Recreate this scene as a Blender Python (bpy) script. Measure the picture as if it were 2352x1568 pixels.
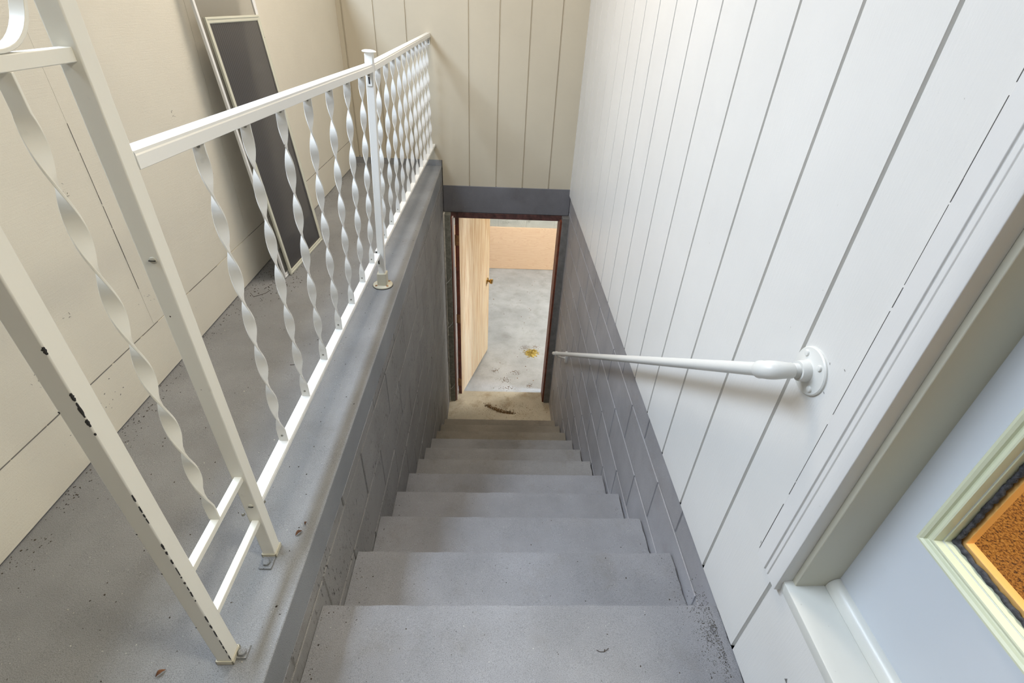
import bpy, bmesh, math, random
from mathutils import Vector, Matrix
for _o in list(bpy.data.objects): bpy.data.objects.remove(_o)
SC = bpy.context.scene
COL = SC.collection
rnd = random.Random(7)

# ------------------------------------------------------------------ camera
F_PX = 1139.102; PITCH = 0.60107; YAW = 0.0511; ROLL = 0.05211
CAM = Vector((0.40081, 0.0, 1.04431))
fwd = Vector((math.sin(YAW)*math.cos(PITCH), math.cos(YAW)*math.cos(PITCH), -math.sin(PITCH)))
right = Vector((math.cos(YAW), -math.sin(YAW), 0)); up = right.cross(fwd)
r2 = math.cos(ROLL)*right + math.sin(ROLL)*up
u2 = -math.sin(ROLL)*right + math.cos(ROLL)*up
cd = bpy.data.cameras.new('camera'); cam = bpy.data.objects.new('camera', cd); COL.objects.link(cam)
cd.sensor_width = 36.0; cd.lens = F_PX/2352*36.0; cd.clip_start = 0.02
m = Matrix((r2, u2, -fwd)).transposed().to_4x4(); m.translation = CAM
cam.matrix_world = m
SC.camera = cam

# ------------------------------------------------------------------ world, light, exposure
W = 0.9865          # right siding plane
S = -0.1932         # lower edge of the siding
L = 0.638           # left wall distance
D = 3.8344          # back wall plane
ZLIN = -0.3574      # underside of the concrete lintel
RIS, TRD, Z1, Y1 = 0.18745, 0.26461, -0.20379, 0.6503
ZL = -2.290         # lower landing
ZR = -2.315         # basement room floor
CEIL = 2.45
world = bpy.data.worlds.new('world'); SC.world = world; world.use_nodes = True
bgn = world.node_tree.nodes['Background']; bgn.inputs[0].default_value = (0.69, 0.82, 1.0, 1); bgn.inputs[1].default_value = 35.0

def area(name, loc, direction, sx, sy, power, color, portal=False):
    ld = bpy.data.lights.new(name, 'AREA'); ld.shape = 'RECTANGLE'; ld.size = sx; ld.size_y = sy
    ld.energy = power; ld.color = color
    if portal: ld.cycles.is_portal = True
    o = bpy.data.objects.new(name, ld); COL.objects.link(o); o.location = loc
    o.rotation_euler = Vector(direction).to_track_quat('-Z', 'Y').to_euler()
    return o
SILL = 1.10                         # the left wall is a half wall; the bay beyond it has a skylight
SKY = (-1.76, -0.94, 0.15, 2.15)    # skylight x0, x1, y0, y1
area('daylight_portal', ((SKY[0]+SKY[1])/2, (SKY[2]+SKY[3])/2, CEIL+0.02), (0, 0, -1), SKY[1]-SKY[0], SKY[3]-SKY[2], 1, (1, 1, 1), True)
RX = 3.6                            # basement room, right side
area('porch_ceiling_lamp', (0.1, 2.3, CEIL-0.04), (0, 0, -1), 0.6, 0.6, 36, (1.0, 0.87, 0.72))
area('basement_right_fill', (2.6, 4.75, -0.4), (-0.5, 0, -1), 0.25, 1.0, 62, (1.0, 0.98, 0.95))  # unseen area light, added for brightness from the room's right side
area('basement_rear_fill', (0.6, 6.1, -0.28), (0, 0, -1), 1.0, 0.25, 24, (1.0, 0.98, 0.95))  # unseen area light, added to brighten the plywood
area('interior_fill', (1.9, 0.0, 2.3), (0, 0, -1), 0.5, 0.5, 56, (1.0, 0.92, 0.76))  # unseen area light, added to brighten the carpet behind the glass
SC.view_settings.view_transform = 'Standard'; SC.view_settings.look = 'None'
SC.view_settings.gamma = 1.0; SC.view_settings.use_curve_mapping = False
SC.view_settings.exposure = 0.0

# ------------------------------------------------------------------ helpers
def lin(c):
    return tuple(((v/255)/12.92 if v/255 <= 0.04045 else ((v/255+0.055)/1.055)**2.4) for v in c) + (1,)

def N(nt, kind, **kw):
    n = nt.nodes.new(kind)
    for k, v in kw.items():
        if k.startswith('i_'):
            n.inputs[k[2:].replace('_', ' ')].default_value = v
        else: setattr(n, k, v)
    return n

def ramp(nt, src, stops):
    r = nt.nodes.new('ShaderNodeValToRGB'); nt.links.new(src, r.inputs[0])
    e = r.color_ramp.elements
    e[0].position, e[0].color = stops[0]; e[1].position, e[1].color = stops[-1]
    for p, c in stops[1:-1]:
        x = e.new(p); x.color = c
    return r.outputs[0]

def mapping(nt, scale=(1, 1, 1), rot=(0, 0, 0)):
    tc = nt.nodes.new('ShaderNodeTexCoord'); mp = nt.nodes.new('ShaderNodeMapping')
    mp.inputs['Scale'].default_value = scale; mp.inputs['Rotation'].default_value = rot
    nt.links.new(tc.outputs['Object'], mp.inputs[0]); return mp.outputs[0]

def noise(nt, scale, detail=4, rough=0.55, mp=None, dist=0.0):
    n = nt.nodes.new('ShaderNodeTexNoise'); n.inputs['Scale'].default_value = scale
    n.inputs['Detail'].default_value = detail; n.inputs['Roughness'].default_value = rough
    n.inputs['Distortion'].default_value = dist
    nt.links.new(mp if mp else mapping(nt), n.inputs[0]); return n.outputs[0]

def mixc(nt, fac, a, b, mode='MIX'):
    m_ = nt.nodes.new('ShaderNodeMix'); m_.data_type = 'RGBA'; m_.blend_type = mode
    for sock, v in ((m_.inputs[0], fac), (m_.inputs[6], a), (m_.inputs[7], b)):
        if hasattr(v, 'links'): nt.links.new(v, sock)
        else: sock.default_value = v
    return m_.outputs[2]

def math_(nt, op, a, b=0.0, c=None):
    m_ = nt.nodes.new('ShaderNodeMath'); m_.operation = op
    vals = (a, b) if c is None else (a, b, c)
    for i, v in enumerate(vals):
        if hasattr(v, 'links'): nt.links.new(v, m_.inputs[i])
        else: m_.inputs[i].default_value = v
    return m_.outputs[0]

BW = ((0, (0, 0, 0, 1)), (1, (1, 1, 1, 1)))
def mask(nt, src, lo, hi):
    return ramp(nt, src, [(lo, (0, 0, 0, 1)), (hi, (1, 1, 1, 1))])

def newmat(name, rough=0.6, metallic=0.0, spec=0.5):
    mt = bpy.data.materials.new(name); mt.use_nodes = True
    nt = mt.node_tree; b = nt.nodes['Principled BSDF']
    b.inputs['Roughness'].default_value = rough; b.inputs['Metallic'].default_value = metallic
    b.inputs['Specular IOR Level'].default_value = spec
    return mt, nt, b

def bump(nt, b, h, strength, dist=0.002):
    bp = nt.nodes.new('ShaderNodeBump'); bp.inputs['Strength'].default_value = strength
    bp.inputs['Distance'].default_value = dist
    nt.links.new(h, bp.inputs['Height']); nt.links.new(bp.outputs[0], b.inputs['Normal'])
    return bp

def setc(nt, b, c):
    if hasattr(c, 'links'): nt.links.new(c, b.inputs['Base Color'])
    else: b.inputs['Base Color'].default_value = c

# ---- materials
def painted_wood(name, col, axis='z', grime=0.35, rough=0.5, grain=1.0, dirt=(92, 84, 72)):
    mt, nt, b = newmat(name, rough)
    st = {'z': (40, 40, 3), 'y': (60, 3, 60), 'h': (3, 3, 60)}[axis]
    g = noise(nt, 6, 6, 0.65, mapping(nt, st))
    big = noise(nt, 2.3, 4, 0.6)
    c = mixc(nt, mask(nt, big, 0.3, 0.75), lin([v*0.965 for v in col]), lin(col))
    sm = noise(nt, 75, 3, 0.6)
    spk = mask(nt, sm, 0.73, 0.77)
    c = mixc(nt, math_(nt, 'MULTIPLY', spk, grime), c, lin(dirt))
    setc(nt, b, c)
    h = math_(nt, 'ADD', math_(nt, 'MULTIPLY', g, 0.7), math_(nt, 'MULTIPLY', noise(nt, 320, 3), 0.3))
    bump(nt, b, h, 0.35*grain, 0.0015)
    return mt

def gray_concrete(name, col, rough=0.62, speck=0.8, stain=(96, 86, 70), stain_amt=0.5, bstr=0.55, lo=0.55, streaks=0.0):
    mt, nt, b = newmat(name, rough)
    big = noise(nt, 3.0, 5, 0.62)
    c = mixc(nt, mask(nt, big, 0.35, 0.7), lin([v*0.90 for v in col]), lin([min(255, v*1.04) for v in col]))
    st = mask(nt, noise(nt, 6.5, 6, 0.7), lo, lo+0.2)
    c = mixc(nt, math_(nt, 'MULTIPLY', st, stain_amt), c, lin(stain))
    fine = noise(nt, 620, 2, 0.8)
    c = mixc(nt, math_(nt, 'MULTIPLY', mask(nt, fine, 0.46, 0.66), 0.62*speck), c, lin([v*0.45 for v in col]))
    c = mixc(nt, math_(nt, 'MULTIPLY', mask(nt, noise(nt, 150, 2, 0.5), 0.735, 0.76), 0.8*speck), c, lin((48, 44, 40)))
    c = mixc(nt, math_(nt, 'MULTIPLY', mask(nt, noise(nt, 190, 1, 0.5, mapping(nt, (1, 1.2, 1), (0.3, 0.5, 0.7))), 0.78, 0.80), 0.75), c, lin((214, 210, 200)))
    if streaks:
        sk = mask(nt, noise(nt, 1, 3, 0.6, mapping(nt, (110, 110, 34), (0.35, 0, 0))), 0.60, 0.635)
        pt = mask(nt, noise(nt, 5, 3), 0.44, 0.60)
        c = mixc(nt, math_(nt, 'MULTIPLY', math_(nt, 'MULTIPLY', sk, pt), streaks), c, lin((52, 46, 42)))
    setc(nt, b, c)
    h = math_(nt, 'ADD', math_(nt, 'MULTIPLY', noise(nt, 330, 4, 0.75), 0.75), math_(nt, 'MULTIPLY', noise(nt, 14, 4), 1.0))
    bump(nt, b, h, bstr, 0.004)
    return mt

M = {}
M['siding_right'] = painted_wood('white_siding_paint', (221, 220, 216), 'z', 0.3, 0.42)
M['siding_back'] = painted_wood('dimmed_cream_siding', (190, 182, 163), 'h', 0.3, 0.5)  # back wall's dimmer light is put into this darker colour
M['panel_left'] = painted_wood('cream_panel_paint', (225, 219, 203), 'y', 0.5, 0.55, 1.6)
M['casing'] = painted_wood('white_trim_paint', (222, 221, 218), 'z', 0.15, 0.4, 0.35)
M['jamb'] = painted_wood('cream_jamb_paint', (205, 202, 185), 'z', 0.1, 0.4, 0.2)
M['sill'] = painted_wood('white_sill_paint', (218, 218, 210), 'y', 0.2, 0.35, 0.2)
M['doorpaint'] = painted_wood('pale_blue_white_door_paint', (206, 211, 216), 'z', 0.1, 0.38, 0.12)
M['moulding'] = painted_wood('pale_green_cream_paint', (216, 219, 190), 'z', 0.05, 0.3, 0.12)
M['step'] = gray_concrete('gray_painted_steps', (150, 151, 155), 0.6, 0.9, (112, 104, 90), 0.28)
M['step_low'] = gray_concrete('dusty_lower_steps', (143, 135, 121), 0.75, 0.8, (110, 94, 72), 0.5)
M['step_mid'] = gray_concrete('slightly_dusty_steps', (148, 147, 146), 0.68, 0.8, (110, 98, 80), 0.4)
M['ledge'] = gray_concrete('gray_painted_floor', (149, 151, 153), 0.5, 1.0, (112, 104, 92), 0.25)
M['block'] = gray_concrete('gray_painted_block', (156, 153, 149), 0.55, 0.9, (110, 98, 86), 0.35, 0.7, 0.55, 0.95)
M['block_r'] = gray_concrete('gray_painted_block_right', (164, 162, 163), 0.5, 0.6, (130, 116, 104), 0.3, 0.5)
M['lintel'] = gray_concrete('dark_gray_painted_beam', (112, 112, 116), 0.6, 0.6, (80, 74, 70), 0.3)
M['landing'] = gray_concrete('dirty_landing_concrete', (208, 198, 174), 0.8, 0.8, (146, 118, 80), 0.6, 0.6, 0.5)
M['roomfloor'] = gray_concrete('bare_concrete_floor', (190, 192, 192), 0.7, 0.8, (150, 148, 142), 0.5, 0.5, 0.5)
M['rawblock'] = gray_concrete('bare_gray_block', (196, 197, 188), 0.85, 0.6, (120, 114, 100), 0.75)

def metal_paint(name, col, rough=0.35, chips=False):
    mt, nt, b = newmat(name, rough)
    c = mixc(nt, math_(nt, 'MULTIPLY', mask(nt, noise(nt, 40, 4), 0.68, 0.75), 0.25), lin(col), lin([v*0.86 for v in col]))
    c = mixc(nt, mask(nt, noise(nt, 70, 2), 0.785, 0.79), c, lin((70, 62, 54)))
    setc(nt, b, c)
    bump(nt, b, noise(nt, 60, 3), 0.08, 0.002)
    return mt
M['rail'] = metal_paint('white_iron_paint', (232, 231, 226), 0.33)
M['column'] = metal_paint('cream_white_iron_paint', (224, 221, 210), 0.36)
M['pipe'] = metal_paint('white_pipe_paint', (217, 217, 212), 0.34)
M['frame_alu'] = metal_paint('cream_aluminium', (206, 205, 188), 0.4)
M['frame_white'] = metal_paint('white_aluminium', (228, 228, 226), 0.4)
M['rusty'] = metal_paint('dirty_cream_metal', (196, 190, 170), 0.5)

def plain(name, col, rough=0.6, metallic=0.0, bs=0.0, bscale=80, var=0.0):
    mt, nt, b = newmat(name, rough, metallic)
    c = lin(col)
    if var: c = mixc(nt, mask(nt, noise(nt, bscale*0.4, 4), 0.3, 0.7), lin([v*(1-var) for v in col]), lin([min(255, v*(1+var)) for v in col]))
    setc(nt, b, c)
    if bs: bump(nt, b, noise(nt, bscale, 4), bs, 0.003)
    return mt
M['chip'] = plain('black_bare_iron', (34, 31, 30), 0.6, 0, 0.3)
M['dark'] = plain('dark_gap', (40, 38, 36), 0.9)
M['screw'] = plain('dull_steel', (150, 148, 140), 0.35, 0.8)
M['painted_screw'] = plain('painted_screw_head', (176, 172, 158), 0.4, 0)
M['brass'] = plain('brass', (176, 140, 78), 0.28, 1.0)
M['hinge'] = plain('dull_brass_hinge', (140, 104, 70), 0.45, 0.6, 0.3, 90, 0.15)
M['redbrown'] = plain('red_brown_jamb_paint', (104, 54, 36), 0.5, 0, 0.2, 60, 0.2)
M['darkred'] = plain('dark_red_brown_head_paint', (74, 48, 44), 0.7, 0, 0.5, 60, 0.35)
M['framegray'] = plain('gray_frame_paint', (112, 110, 106), 0.5, 0, 0.3, 60, 0.1)
M['framegray_l'] = plain('mottled_gray_green_frame_paint', (120, 120, 110), 0.6, 0, 0.6, 90, 0.15)
M['mortar'] = plain('pale_mortar_crust', (206, 202, 190), 0.85, 0, 1.0, 70, 0.12)
M['weather'] = plain('pale_weather_strip', (206, 192, 188), 0.6)
M['caulk'] = plain('black_mouldy_caulk', (58, 58, 62), 0.8, 0, 1.0, 260, 0.5)
M['oakstop'] = plain('varnished_wood_stop', (232, 178, 104), 0.4, 0, 0.1)
M['leaf'] = plain('dry_brown_leaf', (96, 62, 36), 0.8, 0, 0.6, 120, 0.3)
M['twig'] = plain('dark_twig', (60, 48, 38), 0.9)
M['crumb'] = plain('dark_crumbs', (58, 50, 42), 0.9, 0, 0, 80, 0.3)
M['pile'] = plain('gray_grit', (92, 88, 82), 0.95)
M['crumb_l'] = plain('pale_paint_flakes', (206, 202, 190), 0.8)
M['straw'] = plain('yellow_foam_crumbs', (178, 158, 88), 0.9, 0, 0.5, 90, 0.25)
M['browndirt'] = plain('brown_dirt_crumbs', (112, 88, 56), 0.95, 0, 0.5, 90, 0.3)
M['web'] = plain('cobweb', (225, 224, 220), 0.9)
M['dark_wood'] = plain('brown_stained_wood', (120, 100, 80), 0.6)
M['ceil'] = plain('white_ceiling_paint', (226, 222, 210), 0.7)
M['intwall'] = plain('interior_wall_paint', (216, 200, 170), 0.7)

def plywood(name, base, dark, sc, rot=(0, 0, 0), edge=0.45):
    mt, nt, b = newmat(name, 0.55)
    mp = mapping(nt, sc, rot)
    n1 = noise(nt, 3, 3, 0.5, mp, 0.6)
    bands = math_(nt, 'FRACT', math_(nt, 'MULTIPLY', n1, 14))
    bands = ramp(nt, bands, [(0, (0, 0, 0, 1)), (0.7, (0.35, 0.35, 0.35, 1)), (0.92, (1, 1, 1, 1)), (1, (0, 0, 0, 1))])
    c = mixc(nt, math_(nt, 'MULTIPLY', bands, edge), lin(base), lin(dark))
    c = mixc(nt, math_(nt, 'MULTIPLY', mask(nt, noise(nt, 30, 3, 0.6), 0.73, 0.75), 0.8), c, lin((120, 84, 52)))
    setc(nt, b, c)
    bump(nt, b, noise(nt, 20, 5, 0.6, mp), 0.15, 0.002)
    return mt
M['ply'] = plywood('pink_tan_plywood', (240, 208, 174), (212, 160, 118), (0.5, 0.5, 3.5), (0, 0, 0), 0.35)

def doorleaf():
    mt, nt, b = newmat('weathered_birch_veneer', 0.5)
    mp = mapping(nt, (7, 7, 0.55))
    c = mixc(nt, mask(nt, noise(nt, 5, 5, 0.6, mp, 0.4), 0.42, 0.66), lin((238, 210, 170)), lin((212, 166, 114)))
    tc = nt.nodes.new('ShaderNodeTexCoord'); sx = nt.nodes.new('ShaderNodeSeparateXYZ'); nt.links.new(tc.outputs['Object'], sx.inputs[0])
    z = sx.outputs[2]
    low = math_(nt, 'MULTIPLY', mask(nt, math_(nt, 'MULTIPLY_ADD', z, -0.55, 0.9), 0.0, 0.9), mask(nt, noise(nt, 4, 5, 0.6, mapping(nt, (8, 8, 0.5))), 0.35, 0.6))
    c = mixc(nt, math_(nt, 'MULTIPLY', low, 0.8), c, lin((236, 222, 196)))
    strk = mask(nt, noise(nt, 5, 4, 0.6, mapping(nt, (34, 34, 1.6))), 0.66, 0.72)
    lowz = mask(nt, math_(nt, 'MULTIPLY_ADD', z, -1.6, 0.9), 0.0, 1.0)
    c = mixc(nt, math_(nt, 'MULTIPLY', math_(nt, 'MULTIPLY', strk, lowz), 0.9), c, lin((150, 96, 56)))
    setc(nt, b, c); bump(nt, b, noise(nt, 5, 5, 0.6, mapping(nt, (30, 30, 1))), 0.2, 0.002)
    return mt
M['doorleaf'] = doorleaf()

def carpet():
    mt, nt, b = newmat('orange_brown_carpet', 0.95)
    n = noise(nt, 170, 5, 0.75)
    c = ramp(nt, n, [(0.38, lin((58, 36, 18))), (0.455, lin((168, 104, 40))), (0.54, lin((226, 156, 66))), (0.75, lin((240, 186, 104)))])
    setc(nt, b, c); bump(nt, b, n, 1.0, 0.01)
    return mt
M['carpet'] = carpet()

def glass():
    mt = bpy.data.materials.new('thin_window_glass'); mt.use_nodes = True; nt = mt.node_tree
    for n in list(nt.nodes): nt.nodes.remove(n)
    o = nt.nodes.new('ShaderNodeOutputMaterial'); t = nt.nodes.new('ShaderNodeBsdfTransparent'); g = nt.nodes.new('ShaderNodeBsdfGlossy')
    g.inputs['Roughness'].default_value = 0.02; t.inputs[0].default_value = (0.95, 0.96, 0.95, 1)
    lw = nt.nodes.new('ShaderNodeLayerWeight'); lw.inputs[0].default_value = 0.5; pw = math_(nt, 'POWER', lw.outputs['Facing'], 5.0); fr_ = math_(nt, 'MULTIPLY_ADD', pw, 0.7, 0.03)
    mx = nt.nodes.new('ShaderNodeMixShader'); nt.links.new(fr_, mx.inputs[0]); nt.links.new(t.outputs[0], mx.inputs[1]); nt.links.new(g.outputs[0], mx.inputs[2])
    nt.links.new(mx.outputs[0], o.inputs[0]); return mt
M['glass'] = glass()

def screen_mesh(name, col, cover, stripes):
    mt = bpy.data.materials.new(name); mt.use_nodes = True; nt = mt.node_tree
    b = nt.nodes['Principled BSDF']; b.inputs['Roughness'].default_value = 0.5
    out = nt.nodes['Material Output']; t = nt.nodes.new('ShaderNodeBsdfTransparent'); mx = nt.nodes.new('ShaderNodeMixShader')
    c = lin(col)
    if stripes:
        wv = nt.nodes.new('ShaderNodeTexWave'); wv.bands_direction = 'Y'
        wv.inputs['Scale'].default_value = 24; wv.inputs['Distortion'].default_value = 3.0; wv.inputs['Detail'].default_value = 1
        wv.inputs['Detail Scale'].default_value = 0.25
        nt.links.new(mapping(nt), wv.inputs[0])
        c = mixc(nt, wv.outputs[0], lin([v*0.78 for v in col]), lin([min(255, v*1.22) for v in col]))
    setc(nt, b, c)
    mx.inputs[0].default_value = cover
    nt.links.new(t.outputs[0], mx.inputs[1]); nt.links.new(b.outputs[0], mx.inputs[2]); nt.links.new(mx.outputs[0], out.inputs[0])
    return mt
M['mesh_dark'] = screen_mesh('charcoal_fibreglass_mesh', (64, 62, 64), 0.82, True)
M['mesh_light'] = screen_mesh('fine_gray_mesh', (120, 118, 110), 0.5, False)

# ---- geometry helpers
def new(): return bmesh.new()
def box(bm, x0, x1, y0, y1, z0, z1):
    v = [bm.verts.new(p) for p in ((x0,y0,z0),(x1,y0,z0),(x1,y1,z0),(x0,y1,z0),(x0,y0,z1),(x1,y0,z1),(x1,y1,z1),(x0,y1,z1))]
    for f in ((0,3,2,1),(4,5,6,7),(0,1,5,4),(1,2,6,5),(2,3,7,6),(3,0,4,7)): bm.faces.new([v[i] for i in f])
def obox(bm, o, a, b, c):
    o, a, b, c = map(Vector, (o, a, b, c))
    v = [bm.verts.new(o + i*a + j*b + k*c) for k in (0,1) for (i,j) in ((0,0),(1,0),(1,1),(0,1))]
    for f in ((0,3,2,1),(4,5,6,7),(0,1,5,4),(1,2,6,5),(2,3,7,6),(3,0,4,7)): bm.faces.new([v[i] for i in f])
def basis(d):
    d = Vector(d).normalized(); a = Vector((0,0,1)) if abs(d.z) < 0.95 else Vector((0,1,0))
    u = d.cross(a).normalized(); v = d.cross(u).normalized(); return u, v, d
def tube(bm, pts, r, seg=16, caps=True):
    pts = [Vector(p) for p in pts]; rs = r if isinstance(r, (list, tuple)) else [r]*len(pts)
    rings = []; u = None
    for i, p in enumerate(pts):
        t = (pts[min(i+1, len(pts)-1)] - pts[max(i-1, 0)]).normalized()
        if u is None: u, _, _ = basis(t)
        u = (u - t*u.dot(t)).normalized(); v = t.cross(u)
        rings.append([bm.verts.new(p + rs[i]*(math.cos(2*math.pi*k/seg)*u + math.sin(2*math.pi*k/seg)*v)) for k in range(seg)])
    for a, b in zip(rings, rings[1:]):
        for k in range(seg): bm.faces.new((a[k], a[(k+1)%seg], b[(k+1)%seg], b[k]))
    if caps: bm.faces.new(rings[0][::-1]); bm.faces.new(rings[-1])
def lathe(bm, c, d, prof, seg=32):
    """prof: list of (radius, height along d)"""
    u, v, d = basis(d); c = Vector(c); rings = []
    for r, h in prof:
        rings.append([bm.verts.new(c + d*h + max(r, 1e-5)*(math.cos(2*math.pi*k/seg)*u + math.sin(2*math.pi*k/seg)*v)) for k in range(seg)])
    for a, b in zip(rings, rings[1:]):
        for k in range(seg): bm.faces.new((a[k], a[(k+1)%seg], b[(k+1)%seg], b[k]))
    bm.faces.new(rings[0][::-1]); bm.faces.new(rings[-1])
def sweep(bm, prof, o, ex, ey, path):
    """closed 2D profile swept along straight path vector"""
    o, ex, ey, path = map(Vector, (o, ex, ey, path))
    a = [bm.verts.new(o + ex*p[0] + ey*p[1]) for p in prof]; b = [bm.verts.new(v.co + path) for v in a]
    n = len(a)
    for k in range(n): bm.faces.new((a[k], a[(k+1)%n], b[(k+1)%n], b[k]))
    bm.faces.new(a[::-1]); bm.faces.new(b)
def obj(name, bm, mat, parent=None, bev=0.0, smooth=30, seg=2):
    bmesh.ops.recalc_face_normals(bm, faces=bm.faces)
    me = bpy.data.meshes.new(name); bm.to_mesh(me); bm.free(); me.materials.append(mat)
    o = bpy.data.objects.new(name, me); COL.objects.link(o)
    if parent is not None:
        p = Vector(); q = parent
        while q is not None: p += q.location; q = q.parent
        me.transform(Matrix.Translation(-p)); o.parent = parent
    if smooth:
        for f in me.polygons: f.use_smooth = True
        me.set_sharp_from_angle(angle=math.radians(smooth))
    if bev:
        b = o.modifiers.new('bevel', 'BEVEL'); b.width = bev; b.segments = seg; b.limit_method = 'ANGLE'; b.angle_limit = math.radians(40); b.harden_normals = False
    return o
def struct(name, bm, mat, bev=0.0, smooth=30):
    o = obj(name, bm, mat, None, bev, smooth); o['kind'] = 'structure'; return o
def tag(o, label, cat, group=None):
    o['label'] = label; o['category'] = cat
    if group: o['group'] = group
    return o
def thing(name, loc, label, cat, group=None):
    o = bpy.data.objects.new(name, None); COL.objects.link(o); o.location = loc; o.empty_display_size = 0.05
    return tag(o, label, cat, group)

# ------------------------------------------------------------------ the room shell
GW, GD = 0.0095, 0.008    # siding groove
def grooved(bm, u0, u1, grooves, z0, z1, place, thick=0.016):
    """siding sheet between u0 and u1 with vertical grooves; place(u, depth, z) -> point"""
    pr = [(u0, 0)]
    for g in sorted(grooves):
        if g - GW > u0 and g + GW < u1:
            pr += [(g-GW/2, 0), (g-GW/2+0.001, GD), (g+GW/2-0.001, GD), (g+GW/2, 0)]
    pr += [(u1, 0), (u1, thick), (u0, thick)]
    a = [bm.verts.new(place(u, d, z0)) for u, d in pr]; b = [bm.verts.new(place(u, d, z1)) for u, d in pr]
    n = len(pr)
    for k in range(n): bm.faces.new((a[k], a[(k+1)%n], b[(k+1)%n], b[k]))
    f1 = bm.faces.new(a[::-1]); f2 = bm.faces.new(b)
    bmesh.ops.triangulate(bm, faces=[f1, f2])
G = 0.2032; GA = 0.7488
gr = [GA + G*k for k in range(-12, 16)]
pl = lambda u, d, z: (W + d, u, z)
DTOP = 2.15
bm = new()
grooved(bm, 0.598, D, gr, S, CEIL, pl)
grooved(bm, -1.6, 0.598, gr, S, 0.134, pl)
grooved(bm, -0.45, 0.598, gr, DTOP, CEIL, pl)
grooved(bm, -1.6, -0.45, gr, 0.134, CEIL, pl)
wr = struct('wall_right', bm, M['siding_right'], 0, 20)

CB = 0.16849
gb = [W - CB - G*k for k in range(-1, 9)]
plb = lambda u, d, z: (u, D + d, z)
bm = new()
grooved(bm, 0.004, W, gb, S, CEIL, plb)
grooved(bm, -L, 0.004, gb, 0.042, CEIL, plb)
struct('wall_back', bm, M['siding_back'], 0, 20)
# gray curb behind the siding where the ledge meets the back wall
bm = new(); box(bm, -L-0.02, 0.0, D+0.001, D+0.10, -0.02, 0.052)
struct('trim_1', bm, M['ledge'], 0.003)

# left wall: painted sheets above a board, with seams, opening above
bm = new()
SEAM = 0.175
ys = [-1.6, 1.3125, 2.008, D]
zt = SILL
for a, b_ in zip(ys, ys[1:]):
    box(bm, -L-0.02, -L+rnd.uniform(-0.0006, 0.0006), a+0.0004, b_-0.0004, SEAM+0.0008, zt)
for a, b_ in ((-1.6, 0.42), (0.42, 2.62), (2.62, D)):
    box(bm, -L-0.02, -L+0.001, a+0.0005, b_-0.0005, 0.004, SEAM-0.0012)
struct('wall_left', bm, M['panel_left'], 0.0004)
# open joints where the caulk has cracked
bm = new()
z = 0.30
while z < 0.745:
    h = rnd.uniform(0.02, 0.09); wv = rnd.uniform(0.0006, 0.0014); obox(bm, (-L+0.0002, 1.3125-wv/2, z), (0, wv, 0), (0.0007, 0, 0), (0, 0, h)); z += h*rnd.uniform(0.98, 1.1)
y = 0.62
while y < 3.8:
    h = rnd.uniform(0.02, 0.16); wv = rnd.uniform(0.0008, 0.0030) if (y < 1.22 or 2.0 < y < 2.2) else rnd.uniform(0.0005, 0.0012)
    if not (1.32 < y < 1.9 and rnd.random() < 0.6): obox(bm, (-L+0.0002, y, SEAM-wv/2), (0, h, 0), (0.0012, 0, 0), (0, 0, wv))
    y += h*rnd.uniform(1.0, 1.1)
for yy, zz in ((0.95, 0.50), (1.22, 0.62), (1.40, 0.80), (1.35, 0.26), (0.9, 0.28), (1.75, 0.7), (1.06, 0.36)):
    for _ in range(4):
        a = rnd.uniform(0, 3.1); l = rnd.uniform(0.003, 0.009); y_, z_ = yy+rnd.gauss(0, .008), zz+rnd.gauss(0, .008)
        obox(bm, (-L+0.0002, y_, z_), (0, l*math.cos(a), l*math.sin(a)), (0.0006, 0, 0), (0, -0.0005*math.sin(a), 0.0005*math.cos(a)))
for _ in range(26):
    y_, z_ = 1.0+rnd.gauss(0, .06), 0.10+rnd.gauss(0, .03); l = rnd.uniform(.001, .004)
    if z_ > 0.01: obox(bm, (-L+0.0008, y_, z_), (0, l, l*rnd.uniform(-.5, .5)), (0.0006, 0, 0), (0, 0, l*0.6))
struct('trim_9', bm, M['framegray'])
bm = new(); box(bm, -L-0.05, -L-0.0205, -1.6, D, -0.0, zt); struct('wall_left_backing', bm, M['dark'])
bm = new(); box(bm, -L-0.075, -L+0.03, -1.6, D, zt, zt+0.03); struct('trim_8', bm, M['casing'], 0.004)
# the bay beyond the half wall, with the skylight
BX = -1.85
bm = new(); box(bm, BX-0.05, BX, -1.65, D+0.1, -0.05, CEIL); struct('wall_bay', bm, M['dark_wood'])
bm = new(); box(bm, BX, -L-0.05, -1.6, D, -0.1, 0.0); struct('floor_bay', bm, M['ledge'])
bm = new(); box(bm, BX, -L, D, D+0.1, 0.0, CEIL); box(bm, BX, -L, -1.68, -1.6, 0.0, CEIL); struct('wall_bay_ends', bm, M['dark_wood'])
# ceiling and rear wall
bm = new(); box(bm, SKY[1], W+0.15, -1.65, D+0.1, CEIL, CEIL+0.05); box(bm, BX-0.05, SKY[0], -1.65, D+0.1, CEIL, CEIL+0.05)
box(bm, SKY[0], SKY[1], -1.65, SKY[2], CEIL, CEIL+0.05); box(bm, SKY[0], SKY[1], SKY[3], D+0.1, CEIL, CEIL+0.05); struct('ceiling', bm, M['ceil'])
bm = new(); box(bm, -L-0.1, W+0.15, -1.68, -1.6, -0.3, CEIL); struct('wall_front', bm, M['dark_wood'])

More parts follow.
